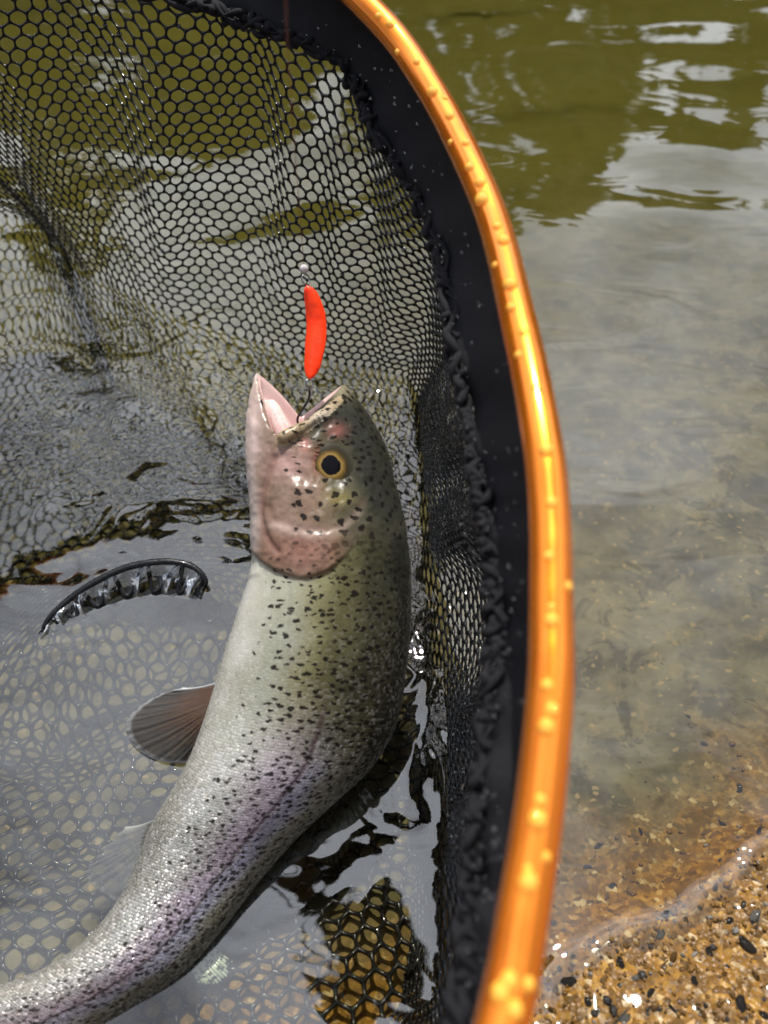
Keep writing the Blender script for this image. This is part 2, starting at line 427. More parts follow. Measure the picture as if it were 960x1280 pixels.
CEN = np.array([-.15, .24, 0])
net = empty('landing_net', 'landing net with a bright orange hoop and black mesh bag around the trout', 'landing net')

hoop = link('hoop', mesh('hoop', *tube(RH[::4], .0056, 28, True)), M_hoop, net)
# band: from the hoop's inner side down to the seam, slightly slack and wrinkled
nb_, mb_ = 800, 9
iu = np.linspace(0, NR, nb_, endpoint=False).astype(int)
inw = nrm((RS-RH)[iu]); bandV = []
for j in range(mb_):
    t = j/(mb_-1); p = lerp(RH[iu]+inw*.0040, RS[iu], t)
    out = (p-CEN)*np.array([1, 1, 0]); out = nrm(out)
    ss = np.arange(nb_)/nb_*TOT
    wr = .0035*np.sin(ss*55+2*np.sin(ss*13))*t+.002*np.sin(ss*130+1.3)*t
    bandV.append(p+out*(.007*math.sin(t*math.pi)+wr*.5)[:, None])
bandV = np.stack(bandV, 1).reshape(-1, 3)
band = link('fabric_band', mesh('fabric_band', bandV, grid_faces(nb_, mb_, True, False)), M_fabric, net)
so = band.modifiers.new('thick', 'SOLIDIFY'); so.thickness = .0014
# gathered seam where the mesh is sewn on: a lumpy cord of bunched loops
ss = np.arange(NR)/NR*TOT
seam_parts = []
for k in range(6):
    ph = ss*(150+31*k)+k*2.1+1.5*np.sin(ss*(23+5*k)+k)
    amp = .0020+.0012*np.sin(ss*(37+9*k)+2*k)
    off = np.stack([np.cos(ph), np.sin(ph*1.07+k), np.sin(ph*.93+1)], 1)*amp[:, None]
    rr = .00125+.0005*np.sin(ss*(410+60*k)+k)
    seam_parts.append(tube(RS+off, rr, 6, True))
link('seam_binding', mesh('seam_binding', *join(seam_parts)), M_fabric, net)

PITCH_U, ROWS, UROWS = .0081, 33, 9
NU = int(round(TOT/PITCH_U)); du = TOT/NU/2
def wall(u, v):
    """u metres round the rim, v 0 at the seam, 1 at the water line, 1.3 on the bed"""
    a = ring(RS, u); b = ring(RW, u)
    c = CEN+(b-CEN)*.93; c[..., 2] = np.minimum(bed(c[..., 0], c[..., 1])+.005, b[..., 2]-.004)
    t = np.clip(v, 0, 1)[..., None]; t2 = np.clip((v-1)/.3, 0, 1)[..., None]
    p = np.where(v[..., None] <= 1, lerp(a, b, t), lerp(b, c, t2))
    out = nrm((b-CEN)*np.array([1, 1, 0])+1e-9)
    env = np.sin(np.clip(v, 0, 1)*math.pi)**.8*(1-.35*np.clip(v, 0, 1))+.10*np.clip(1-v*3, 0, 1)
    ple = np.sin(u*46+1.6*np.sin(u*11+.4))+.55*np.sin(u*83+2.2*np.sin(u*7))+.35*np.sin(u*151+v*3)
    p = p+out*((.0095*ple+.012)*env)[..., None]
    p = p+np.stack([np.sin(u*190+v*9), np.cos(u*170+v*14), np.sin(u*140+v*21)], -1)*.0005
    return p
NROW = ROWS+UROWS
I, Rr = np.meshgrid(np.arange(2*NU), np.arange(NROW+1), indexing='ij')
vv = (Rr+np.where((I+Rr) % 2 == 0, .2, -.2))/ROWS
vv = np.maximum(vv, 0)
vv = np.where(vv > 1, 1+(vv-1)*(.3/(UROWS/ROWS)), vv)
# rows and columns wander: the mesh is slack
uu = I*du + .0018*np.sin(vv*7+I*du*60) + .005*np.clip(vv, 0, 1)*np.sin(I*du*23+.7)
HV = wall(uu, vv)
idx = lambda i, r: HV[i % (2*NU), r]
i0, r0 = I[:, :], Rr
A1, B1 = HV, HV[(I+1) % (2*NU), Rr]
sel = ((I+Rr) % 2 == 0) & (Rr < NROW)
A2 = HV[sel]; B2 = HV[I[sel], Rr[sel]+1]
EA = np.concatenate([A1.reshape(-1, 3), A2]); EB = np.concatenate([B1.reshape(-1, 3), B2])
parts = [strands(EA, EB, .00118, .00066)]
# bag floor lying on the bed
poly = CEN+(RW-CEN)*.95
def inside(x, y):
    px_, py_ = poly[::8, 0], poly[::8, 1]; qx, qy = np.roll(px_, -1), np.roll(py_, -1)
    x, y = x[..., None], y[..., None]
    c = ((py_ > y) != (qy > y)) & (x < (qx-px_)*(y-py_)/(qy-py_+1e-12)+px_)
    return c.sum(-1) % 2 == 1
PX2, PY2 = .0102, .0082
ni, nj = int(.62/PX2*2), int(.72/PY2)
FI, FJ = np.meshgrid(np.arange(ni), np.arange(nj), indexing='ij')
fx = -.52+FI*PX2/2; fy = -.06+(FJ+np.where((FI+FJ) % 2 == 0, .2, -.2))*PY2
c_, s_ = math.cos(.16), math.sin(.16); rx, ry = fx+.2, fy-.2
fx2, fy2 = rx*c_-ry*s_-.2, rx*s_+ry*c_+.2
fx2 = fx2+.006*np.sin(fy2*24+1)+.003*np.sin(fx2*60+fy2*33); fy2 = fy2+.007*np.sin(fx2*21)+.003*np.sin(fx2*47-fy2*51)
fold = .006*np.exp(-((fx2*.5+fy2*.86-.13-.012*np.sin(fx2*30))/.012)**2)+.005*np.sin(fx2*26+fy2*31)*np.sin(fy2*19-fx2*9)
fz2 = bed(fx2, fy2)+.004+.010*vnoise(fx2, fy2, 22, 1)+np.maximum(fold, -.002)
fz2 = np.minimum(fz2, np.where(bed(fx2, fy2) < -.004, -.0035, 1))
ARC2 = catmull([px(50,795), px(88,760), px(118,742), px(160,728), px(205,724), px(240,728), px(252,738)], 60)
da = np.sqrt(((fx2[..., None]-ARC2[:, 0])**2+(fy2[..., None]-ARC2[:, 1])**2).min(-1))
fz2 = np.maximum(fz2, .001-da*.9-.0*fz2)
fz2 = np.where(da < .004, np.minimum(fz2, .001), np.minimum(fz2, np.where(bed(fx2, fy2) < -.004, -.0012, 1)))
FV = np.stack([fx2, fy2, fz2], -1); ok = inside(fx2, fy2)
e1 = ok[:-1]&ok[1:]; a, b = FV[:-1][e1], FV[1:][e1]
m2 = ((FI+FJ) % 2 == 0)[:, :-1]&ok[:, :-1]&ok[:, 1:]
parts.append(strands(np.concatenate([a, FV[:, :-1][m2]]), np.concatenate([b, FV[:, 1:][m2]]), .0016, .00105))
link('mesh_bag', mesh('mesh_bag', *join(parts)), M_rubber, net)

# water caught in the cells of the wall
ci = [(i, r) for r in range(0, ROWS-1) for i in range(2*NU) if (i+r) % 2 == 1]
keep = []
for (i, r) in ci:
    u = i*du; pr = .26+.5*(math.sin(u*9.1+r*.35)*math.sin(u*3.7-r*.21)) 
    if random.random() < pr: keep.append((i, r))
K = np.array(keep); n2u = 2*NU
C6 = np.stack([HV[(K[:, 0]+a) % n2u, K[:, 1]+b] for a, b in ((-1, 0), (0, 0), (1, 0), (1, 1), (0, 1), (-1, 1))], 1)
ctr = C6.mean(1); nml = nrm(np.cross(C6[:, 2]-C6[:, 0], C6[:, 4]-C6[:, 0]))
bulge = rng.uniform(-.0016, .0016, (len(K), 1))
mid = lerp(C6, ctr[:, None], .45)+ (nml*bulge*.8)[:, None]
V = np.concatenate([C6, mid, (ctr+nml*bulge)[:, None]], 1)
b13 = (np.arange(len(K))*13)[:, None, None]
q = np.array([(k, (k+1) % 6, 6+(k+1) % 6, 6+k) for k in range(6)]); t3 = np.array([(6+k, 6+(k+1) % 6, 12) for k in range(6)])
wf = link('water_film', mesh('water_film', V.reshape(-1, 3), [(b13+q[None]).reshape(-1, 4), (b13+t3[None]).reshape(-1, 3)]), M_film, net)
wf['kind'] = 'stuff'
# beads of water hanging on the strands
nd = 1500; kk = rng.integers(0, len(EA), nd); tt = rng.random((nd, 1))
bp = lerp(EA[kk], EB[kk], tt)
rw = np.nonzero((EA[:, 0] > -.005)&(EA[:, 1] < .36)&(EA[:, 2] > .008))[0]; kr = rng.choice(rw, 900); bp = np.concatenate([bp, lerp(EA[kr], EB[kr], rng.random((900, 1)))])
bp = bp[bp[:, 2] > .006]
bm = bmesh.new(); bmesh.ops.create_icosphere(bm, subdivisions=1, radius=1)
bv = np.array([v.co[:] for v in bm.verts]); bf = np.array([[v.index for v in f.verts] for f in bm.faces]); bm.free()
rad = rng.uniform(.0007, .0016, (len(bp), 1, 1))
V = bp[:, None]+bv[None]*rad*np.array([1, 1, 1.15]); F = (np.arange(len(bp))*len(bv))[:, None, None]+bf[None]
kb = rng.integers(0, NR, 420); tb = rng.random((420, 1))**2
sb = lerp(RS[kb], RH[kb], tb*.8)+rng.normal(size=(420, 3))*.0016; vb = nrm(np.array([0, 0, CAM_H])-sb); sb = sb+vb*.0035
V2 = sb[:, None]+bv[None]*rng.uniform(.0003, .0010, (420, 1, 1)); F2 = (np.arange(420)*len(bv))[:, None, None]+bf[None]+len(bp)*len(bv)
V = np.concatenate([V, V2]); F = np.concatenate([F, F2])
dm = link('water_bead', mesh('water_bead', V.reshape(-1, 3), F.reshape(-1, 3)), M_drop, net); dm['kind'] = 'stuff'

# drops on the hoop
T_H = nrm(np.roll(RH, -1, 0)-np.roll(RH, 1, 0))
vis = [k for k in range(NR) if k < NR*11/22]
def hoop_at(pxl):
    """ring index whose projection is closest to photo row y"""
    rel = RH-np.array([0, 0, CAM_H]); dep = rel@FWD; yy = 640-FPX*(rel@UPV)/dep
    yy = np.where(np.arange(NR) < NR*10.2/22, yy, 1e9); return int(np.argmin(np.abs(yy-pxl)))
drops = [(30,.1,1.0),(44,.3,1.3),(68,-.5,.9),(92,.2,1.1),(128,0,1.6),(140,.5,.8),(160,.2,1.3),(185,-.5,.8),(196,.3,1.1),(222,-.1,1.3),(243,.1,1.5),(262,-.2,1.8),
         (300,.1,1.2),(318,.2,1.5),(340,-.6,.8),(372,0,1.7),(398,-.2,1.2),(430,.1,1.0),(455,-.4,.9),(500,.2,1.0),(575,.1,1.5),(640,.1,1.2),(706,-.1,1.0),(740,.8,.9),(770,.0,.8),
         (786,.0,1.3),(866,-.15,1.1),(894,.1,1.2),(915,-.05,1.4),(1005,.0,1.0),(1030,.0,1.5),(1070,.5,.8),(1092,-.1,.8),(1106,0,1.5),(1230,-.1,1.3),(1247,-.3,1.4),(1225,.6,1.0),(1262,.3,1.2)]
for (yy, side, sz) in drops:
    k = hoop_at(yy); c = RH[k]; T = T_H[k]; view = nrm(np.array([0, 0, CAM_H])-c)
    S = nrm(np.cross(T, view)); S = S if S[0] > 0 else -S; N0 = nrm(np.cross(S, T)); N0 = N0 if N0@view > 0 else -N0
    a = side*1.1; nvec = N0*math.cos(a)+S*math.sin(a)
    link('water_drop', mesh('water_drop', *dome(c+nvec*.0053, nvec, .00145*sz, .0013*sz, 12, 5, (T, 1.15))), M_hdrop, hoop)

# a fold of the bag standing out of the water
arcp = catmull([px(50,795,-.003), px(62,772,.002), px(88,748,.005), px(118,728,.008), px(160,709,.010), (px(205,702,.010)), px(240,708,.008), px(257,726,.004), px(250,742,-.002)], 90)
rr = .0011+.0009*np.sin(np.linspace(0, math.pi, 90))
fp = [tube(arcp, rr, 8)]
low = catmull([px(56,800,-.004), px(78,786,-.003), px(104,772,-.002), px(140,757,-.001), px(176,748,-.001), px(212,746,-.001), px(240,750,-.002), px(250,748,-.003)], 90)
zi = np.linspace(5, 85, 15).astype(int); zz = [arcp[k] if n % 2 == 0 else lerp(arcp[k], low[k], .85) for n, k in enumerate(zi)]
fp.append(tube(catmull(zz, 150), .0014, 6)); 
fp.append(tube(low[4:86], .0010, 6))
fold_o = link('net_fold', mesh('net_fold', *join(fp)), M_rubber, net)
fold_o['label'] = 'wet black fold of netting breaking the water surface'
zg = np.interp(np.arange(90), zi, [(-1)**n for n in range(15)])
wm = np.stack([lerp(arcp, low, t)+np.array([0, 0, .002*math.sin(t*math.pi)])+np.outer(zg, [.25, -1, .5])*.0030*math.sin(t*math.pi) for t in np.linspace(.05, 1.0, 5)], 1).reshape(-1, 3)
link('fold_film', mesh('fold_film', wm, grid_faces(90, 5)), film('dark_film', (.42, .42, .40), 1.55, .03, 90), fold_o)

# ------------------------------------------------------------------ trout
trout = empty('trout', 'spotted rainbow trout with open mouth rising out of the water', 'fish')
SEC = [ # ventral px, dorsal px, z of the axis, roll (dorsal side dips), half width
 ((310,598),(494,594),.098, 6,.0205),
 ((315,655),(507,650),.087, 6,.0240),
 ((314,712),(514,712),.075, 6,.0262),
 ((297,768),(515,778),.063, 7,.0275),
 ((279,825),(509,843),.050, 8,.0285),
 ((263,880),(498,905),.038,10,.0285),
 ((243,935),(468,958),.028,14,.0285),
 ((218,985),(420,1003),.020,17,.0275),
 ((190,1032),(370,1050),.014,18,.0255),
 ((172,1078),(324,1102),.010,16,.0230),
 ((148,1126),(280,1160),.007,14,.0205),
 ((104,1178),(232,1214),.004,10,.0185),
 ((52,1212),(172,1258),.002,10,.0160),
 ((0,1232),(112,1298),.001, 8,.0135),
 ((-50,1250),(48,1330),.0, 8,.0110),
 ((-105,1272),(-20,1355),.0, 6,.0085),
 ((-150,1295),(-75,1378),.0, 6,.0060),
]
CAMP = np.array([0, 0, CAM_H])
cz = [np.array(px((a[0]+b[0])/2, (a[1]+b[1])/2, z)) for a, b, z, r, wd in SEC]
hd = [.5*math.hypot(a[0]-b[0], a[1]-b[1])/FPX*float((c-CAMP)@FWD) for (a, b, z, r, wd), c in zip(SEC, cz)]
NS = 260
SP = catmull(cz, NS); HD = catmull(np.array(hd)[:, None], NS)[:, 0]; HWD = catmull(np.array([[s[4]] for s in SEC]), NS)[:, 0]
ROLL = np.radians(catmull(np.array([[s[3]] for s in SEC]), NS)[:, 0])
# direction across the body, read off the photograph's outline
DIRX = catmull(np.array([[b[0]-a[0], b[1]-a[1]] for a, b, *_ in SEC], float), NS)
TT = nrm(np.gradient(SP, axis=0))                        # towards the tail
VW = nrm(CAMP-SP)
RGT = np.array([1., 0, 0])
D0 = DIRX[:, :1]*RGT-DIRX[:, 1:]*UPV
D0 = nrm(D0-(D0*VW).sum(1, keepdims=True)*VW)
L0 = VW
DD = nrm(D0*np.cos(ROLL)[:, None]-L0*np.sin(ROLL)[:, None]); LL = nrm(L0*np.cos(ROLL)[:, None]+D0*np.sin(ROLL)[:, None])
# keep sections square to the axis in the lateral direction
LL = nrm(LL-(LL*TT).sum(1, keepdims=True)*TT*.8)
sl = np.concatenate([[0], np.cumsum(np.linalg.norm(np.diff(SP, axis=0), axis=1))])
NP_ = 120
phi = np.arange(NP_)/NP_*2*math.pi                       # 0 dorsal, 90 near flank, 180 belly
cp, sp_ = np.cos(phi), np.sin(phi)
prof = np.sign(sp_)*np.abs(sp_)**.88
# section rings
R = SP[:, None]+DD[:, None]*(HD[:, None]*cp[None])[..., None]+LL[:, None]*(HWD[:, None]*prof[None]*(1-.10*cp[None]))[..., None]
# ---- head in front of the first ring
c0, A, D, L = SP[0], -TT[0], DD[0], LL[0]
def hp(x, y, lat=0.):
    """photo pixel -> point in the head's median plane (plane through c0 spanned by A and D), pushed out sideways"""
    d = FWD-UPV*((y-640)/FPX)+RGT*((x-480)/FPX); nL = np.cross(A, D); nL /= np.linalg.norm(nL)
    if nL@VW[0] < 0: nL = -nL
    p0 = c0+nL*lat; t = ((p0-CAMP)@nL)/(d@nL); return CAMP+d*t
NLAT = np.cross(A, D); NLAT = NLAT/np.linalg.norm(NLAT); NLAT = NLAT if NLAT@VW[0] > 0 else -NLAT
snout, jaw = hp(428, 482), hp(319, 463)
corner = hp(360, 540, .0); WC = .0165
NL2 = NLAT*.95-A*.55; NL2 = NLAT*.90-D*.50-A*.60; NL3 = NL2
lip = np.zeros((NP_, 3))
for j in range(NP_):
    c = cp[j]; s = sp_[j]
    if c >= 0: base = corner+(snout-corner)*(c**.85)
    else: base = corner+(jaw-corner)*((-c)**.80)
    wloc = WC*(1.0 if c < 0 else 1.05)
    nl = NL2 if c >= 0 else lerp(NL2, NL3, float(smooth(0, .6, -c)))
    tj = (-c)**.80 if c < 0 else 0.
    lip[j] = base+nl*wloc*np.sign(s)*(abs(s)**.85 if c >= 0 else max(1-tj, 0)**.62*abs(s)**.3)
NHD = 44
ring1 = R[0]; tan1 = (R[0]-R[3])*6
midp = np.zeros((NP_, 3))
dors_mid, vent_mid = hp(472, 531), hp(305, 535)
for j in range(NP_):
    m = .5*(ring1[j]+lip[j]); c = cp[j]
    if c > 0: tgt = (dors_mid-.5*(ring1[0]+lip[0]))
    else: tgt = (vent_mid-.5*(ring1[NP_//2]+lip[NP_//2]))
    midp[j] = m+tgt*abs(c)**1.5+NLAT*sp_[j]*.0022
lipS = lip.copy()
for _ in range(60): lipS = .25*np.roll(lipS, 1, 0)+.5*lipS+.25*np.roll(lipS, -1, 0)
midp = midp+.5*(lipS-lip)
Tini = -3*ring1+4*midp-lipS; Tbod = nrm(R[0]-R[2])*np.linalg.norm(Tini, axis=1, keepdims=True); TFIX = Tbod-Tini
head = []
for k in range(1, NHD+1):
    t = k/NHD
    # quadratic Bezier-like through ring1, midp, lip
    l0 = (1-t)*(1-2*t); l1 = 4*t*(1-t); l2 = t*(2*t-1)
    head.append(ring1*l0+midp*l1+lerp(lipS, lip, t**3)*l2+TFIX*(t*(1-t)**3))
head = np.array(head)
# mouth lining
throat_c = hp(388, 606); 
inner = []
ctr_l = lip.mean(0)
inset = lip+nrm(ctr_l-lip)*.0030+A*.0004
thr = throat_c+np.outer(cp, D)*.012+np.outer(sp_, NL2)*.007
for k in range(1, 26):
    t = k/25; f = t**.9
    tg = lerp(inset, thr, f)
    body_c = lerp(ctr_l, throat_c, f)
    push = nrm(tg-body_c)*(.0035*math.sin(math.pi*min(1, t*1.1)))
    inner.append(tg+push*(t < .9))
inner = np.array(inner)
tail_pt = SP[-1]+TT[-1]*.004
ringsB = np.concatenate([inner[::-1], head[::-1], R], 0)   # throat -> lip -> head -> tail
nRg = len(ringsB)
V = np.vstack([ringsB.reshape(-1, 3), thr.mean(0)[None], tail_pt[None]])
j = np.arange(NP_); j2 = (j+1) % NP_; n0 = nRg*NP_
F = [grid_faces(nRg, NP_, False, True), np.concatenate([np.stack([j*0+n0, j2, j], 1), np.stack([j*0+n0+1, (nRg-1)*NP_+j, (nRg-1)*NP_+j2], 1)])]
# per vertex body coordinates: s (m behind the eye ring, negative in head), h (+1 back .. -1 belly), q girth (m), mouth
s_at = np.concatenate([np.full(25, -.06), -np.linspace(1, 1/NHD, NHD)*.05, sl])
S_ = np.repeat(s_at, NP_); H_ = np.tile(cp, nRg); Mo = np.repeat(np.concatenate([np.ones(25), np.zeros(nRg-25)]), NP_)
girth = np.concatenate([np.full(25+NHD, .5*(HD[0]+HWD[0])), .5*(HD+HWD)])
Q_ = np.concatenate([np.outer(np.ones(1), np.where(phi > math.pi, phi-2*math.pi, phi)*.030)]*nRg, 0).ravel()
Q_ = np.abs(Q_)*np.sign(Q_)
att = np.stack([S_, H_, Q_, Mo], 1); att = np.vstack([att, [[-.06, 0, 0, 1], [sl[-1], 0, 0, 0]]])

# extra flesh merged into the body: maxilla bar, lower-lip rim, tongue, gill cover bulge
def capsule(pts, rad, sides=12): return tube(catmull(pts, 24), np.interp(np.linspace(0, 1, 24), np.linspace(0, 1, len(rad)), rad), sides)
extra = []
for sg in (1, -1):
    lat = (lambda v: NLAT*v) if sg > 0 else (lambda v: -NLAT*v+A*1.1*v)
    if sg < 0: continue
    extra.append((capsule([hp(424,503)+lat(.007), hp(404,523)+lat(.0125), hp(378,542)+lat(.0165), hp(354,556)+lat(.0185), hp(345,560)+lat(.0182)], [.0008, .0014, .0022, .0032, .0020]), 'max'))
    pass
extra.append((capsule([hp(362,560), hp(350,535), hp(341,512), hp(337,500)], [.006, .0055, .0040, .002]), 'ton'))
li = [k for k in range(NP_) if cp[k] < -.12]

allp = [(V, F)]+[e[0] for e in extra]
Vj, Fj = join(allp)
raw = mesh('raw', Vj, Fj); ro = bpy.data.objects.new('raw', raw); COL.objects.link(ro)
bm = bmesh.new(); bm.from_mesh(raw); bmesh.ops.recalc_face_normals(bm, faces=bm.faces); bm.to_mesh(raw); bm.free()
rm = ro.modifiers.new('r', 'REMESH'); rm.mode = 'VOXEL'; rm.voxel_size = .00085; rm.use_smooth_shade = True
sm = ro.modifiers.new('s', 'SMOOTH'); sm.factor = .5; sm.iterations = 10
dg = bpy.context.evaluated_depsgraph_get(); body_me = bpy.data.meshes.new_from_object(ro.evaluated_get(dg))
bpy.data.objects.remove(ro); body_me.name = 'body'
nv = len(body_me.vertices); bc = np.empty(nv*3, np.float32); body_me.vertices.foreach_get('co', bc); bc = bc.reshape(-1, 3).astype(float)
kd = kdtree.KDTree(len(V))
for k, v in enumerate(V): kd.insert(v, k)
kd.balance()
AT = np.zeros((nv, 4))
for k in range(nv):
    res = kd.find_n(bc[k], 3); ws_ = np.array([1/(r[2]+1e-5) for r in res]); ids = [r[1] for r in res]
    a = att[ids]; 
    if a[:, 2].max()-a[:, 2].min() > .1: a = a[:1]; ws_ = ws_[:1]
    AT[k] = (a*ws_[:, None]).sum(0)/ws_.sum()
kind = np.zeros(nv)
for (Ve, Fe), nm in extra:
    kd2 = kdtree.KDTree(len(Ve))
    for k, v in enumerate(Ve): kd2.insert(v, k)
    kd2.balance()
    lo, hi = Ve.min(0)-.002, Ve.max(0)+.002
    for k in np.nonzero(((bc > lo)&(bc < hi)).all(1))[0]:
        if kd2.find(bc[k])[2] < .0011: kind[k] = {'max': 1, 'lip': 2, 'ton': 3}[nm]
s, hh, q, mo = AT.T
# photo-pixel coordinates of each vertex (used only to place the natural markings of the head)
rel = bc-CAMP; dep = rel@FWD; ix = 480+FPX*rel[:, 0]/dep; iy = 640-FPX*(rel@UPV)/dep
def blob(cx, cy, rx, ry, rot=0.):
    c, s2 = math.cos(rot), math.sin(rot); dx, dy = ix-cx, iy-cy
    a, b = (dx*c+dy*s2)/rx, (-dx*s2+dy*c)/ry; return np.exp(-(a*a+b*b))
def over(base, colr, m): return base*(1-m[:, None])+np.array(colr)[None]*m[:, None]
h2 = hh+.05*np.sin(s*70)+.16*vnoise(s*1+3, q+3, 90, 5)+.10*vnoise(s+3, q+3, 260, 6)
lower = smooth(.085, .15, s)
bcol = np.zeros((nv, 3))+np.array([.34, .345, .27])
bcol = over(bcol, (.60, .61, .58), lower)
bcol = over(bcol, (.23, .215, .105), smooth(-.62, -.15, h2)*(1-lower))
bcol = over(bcol, (.50, .49, .44), smooth(-.66, -.96, h2))
bcol = over(bcol, (.68, .55, .70), lower*np.exp(-((h2+.02)/.33)**2)*.9)
bcol = over(bcol, (.56, .59, .84), lower*np.exp(-((h2-.24)/.14)**2)*.65)
bcol = over(bcol, (.74, .60, .60), smooth(.20, .30, s)*np.exp(-((h2+.1)/.5)**2)*.6)
bcol = over(bcol, (.40, .39, .30), smooth(.34, .54, h2)*lower)
bcol = over(bcol, (.100, .094, .043), smooth(-.30, .10, h2)*(1-lower))
bcol = over(bcol, (.038, .037, .020), smooth(.10, .42, h2)*(1-lower))
bcol = over(bcol, (.045, .045, .027), smooth(.50, .75, h2)*(1-.75*lower))
bcol = over(bcol, (.014, .015, .012), smooth(.50, .80, h2)*(1-.8*lower))
# head
edge_y = 722-((ix-380)/60.)**2*(28+10*(ix > 380))
dge = iy-edge_y
hm = np.maximum(smooth(.035, .015, s), smooth(6, -6, dge)*(q > 0)*(s < .08))
near = (q > 0)|(s < -.001)
mot = vnoise(ix*.1+9, iy*.1+9, 1.0, 11)+vnoise(ix*.1, iy*.1, 2.6, 12)*.7
bcol = over(bcol, (.20, .125, .09), hm*smooth(.2, -.2, h2)*.95)
bcol = over(bcol, (.11, .075, .045), hm*smooth(.05, .5, mot)*.55)
bcol = over(bcol, (.070, .066, .042), hm*smooth(-.10, .22, h2))
bcol = over(bcol, (.022, .023, .017), hm*smooth(.28, .60, h2))
bcol = over(bcol, (.23, .11, .08), blob(380, 688, 46, 26)*.85*hm)
bcol = over(bcol, (.36, .27, .225), blob(372, 660, 48, 8, .12)*.6*hm)
bcol = over(bcol, (.13, .085, .05), blob(408, 640, 22, 9, -.3)*.5*hm)
bcol = over(bcol, (.50, .42, .39), smooth(-.84, -.98, hh)*hm)
bcol = over(bcol, (.50, .38, .35), blob(316, 535, 10, 55)*hm)
bcol = over(bcol, (.40, .24, .22), blob(358, 580, 24, 16)*.75*hm)
bcol = over(bcol, (.45, .12, .11), blob(381, 556, 7, 9)*.6*hm)
bcol = over(bcol, (.32, .12, .10), blob(420, 538, 12, 9)*.6*hm)
bcol = over(bcol, (.26, .07, .05), blob(398, 574, 7, 16)*.8*hm)
bcol = over(bcol, (.20, .16, .05), blob(425, 622, 16, 10)*.7*hm)
bcol = over(bcol, (.34, .30, .19), blob(425, 487, 18, 12)*.6*hm)
# gill cover edge: a broad brown margin, darker to the belly side
edge_y = 722-((ix-380)/60.)**2*(28+10*(ix > 380))
dge = iy-edge_y
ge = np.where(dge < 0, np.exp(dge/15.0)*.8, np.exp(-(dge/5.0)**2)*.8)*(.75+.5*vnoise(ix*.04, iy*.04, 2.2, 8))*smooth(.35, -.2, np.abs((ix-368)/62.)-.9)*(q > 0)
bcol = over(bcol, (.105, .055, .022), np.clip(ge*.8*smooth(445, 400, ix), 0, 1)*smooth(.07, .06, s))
# lateral line
ll_ = np.exp(-((hh-.07)/.028)**2)*smooth(.085, .11, s)*(q > 0)
bcol = over(bcol, (.055, .02, .03), ll_*.95)
# mouth lining, lips
mm = np.clip(mo, 0, 1)
bcol = over(bcol, (.62, .43, .40), mm)
bcol = over(bcol, (.75, .36, .34), mm*blob(345, 535, 26, 26)*.7)
bcol = over(bcol, (.74, .68, .62), (kind == 2)*1.0)
bcol = over(bcol, (.70, .52, .48), (kind == 3)*1.0)
bcol = over(bcol, (.36, .27, .16), (kind == 1)*.85)
bcol = over(bcol, (.52, .46, .38), (kind == 1)*blob(404, 526, 16, 16))
# gill-cover relief: push out the cheek, crease behind its edge
no = np.empty(nv*3, np.float32); body_me.vertices.foreach_get('normal', no); no = no.reshape(-1, 3)
push = (.0016*smooth(4, -4, iy-edge_y)*smooth(600, 715, iy)*smooth(80, 40, np.abs(ix-374)))*(q > 0)*(mm < .1)
nearm = (q > 0)*(mm < .1)
def curve_dist(pts):
    C = catmull(np.array(pts, float), 60); return np.sqrt(((ix[:, None]-C[:, 0])**2+(iy[:, None]-C[:, 1])**2).min(1)) 
hsel = np.nonzero((iy < 760)&(q > 0))[0]
def groove(pts, width, depth):
    C = catmull(np.array(pts, float), 60); dd = np.full(nv, 99.)
    dd[hsel] = np.sqrt(((ix[hsel, None]-C[:, 0])**2+(iy[hsel, None]-C[:, 1])**2).min(1)); return depth*np.exp(-(dd/width)**2)*nearm
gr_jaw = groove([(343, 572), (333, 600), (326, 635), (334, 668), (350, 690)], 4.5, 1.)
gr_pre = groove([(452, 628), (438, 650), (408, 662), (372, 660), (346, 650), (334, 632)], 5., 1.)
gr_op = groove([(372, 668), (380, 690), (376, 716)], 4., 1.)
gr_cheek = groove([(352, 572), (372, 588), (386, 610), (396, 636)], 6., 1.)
push = push-.0011*gr_jaw-.0005*gr_pre-.0005*gr_op-.0005*gr_cheek
push += nearm*(iy < 720)*(.0009*blob(372, 618, 26, 20)+.0010*blob(352, 676, 16, 26)+.0008*blob(405, 690, 24, 20)+.0006*vnoise(ix*.1+3, iy*.1+3, .8, 21)+.0004*vnoise(ix*.1+3, iy*.1+3, 2.0, 22))
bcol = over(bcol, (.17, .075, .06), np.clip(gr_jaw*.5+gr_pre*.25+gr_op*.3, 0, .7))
bcol = over(bcol, (.46, .36, .31), groove([(448, 640), (432, 655), (405, 669), (372, 667), (345, 657)], 5., .28))
push += -.0016*np.exp(-(((ix-417)**2+(iy-580)**2)/27**2)**2)*(q > 0)*(mm < .1)          # eye socket
bc2 = bc+no*push[:, None]
body_me.vertices.foreach_set('co', bc2.astype(np.float32).ravel()); body_me.update()
cattr(body_me, 'base', bcol); fattr(body_me, 's', s); fattr(body_me, 'q', q); fattr(body_me, 'h', hh)
skin = np.clip(1-mm-(kind == 3)-(kind == 2)*.8, 0, 1); fattr(body_me, 'skin', skin)
body_me.polygons.foreach_set('use_smooth', np.ones(len(body_me.polygons), bool))

g = NT('trout_skin')
aS_, aQ, aH, aK = [g.attr(n).outputs['Fac'] for n in ('s', 'q', 'h', 'skin')]
base = g.attr('base').outputs['Color']
cv = g.n('CombineXYZ', X=aS_, Y=aQ).outputs[0]
jit = g.noise(cv, 420, 2).outputs['Color']
va = g.n('VectorMath'); va.operation = 'MULTIPLY_ADD'; g.p(va, 0, jit); g.p(va, 1, (.0034, .0034, 0)); g.p(va, 2, cv)
cvj = va.outputs[0]
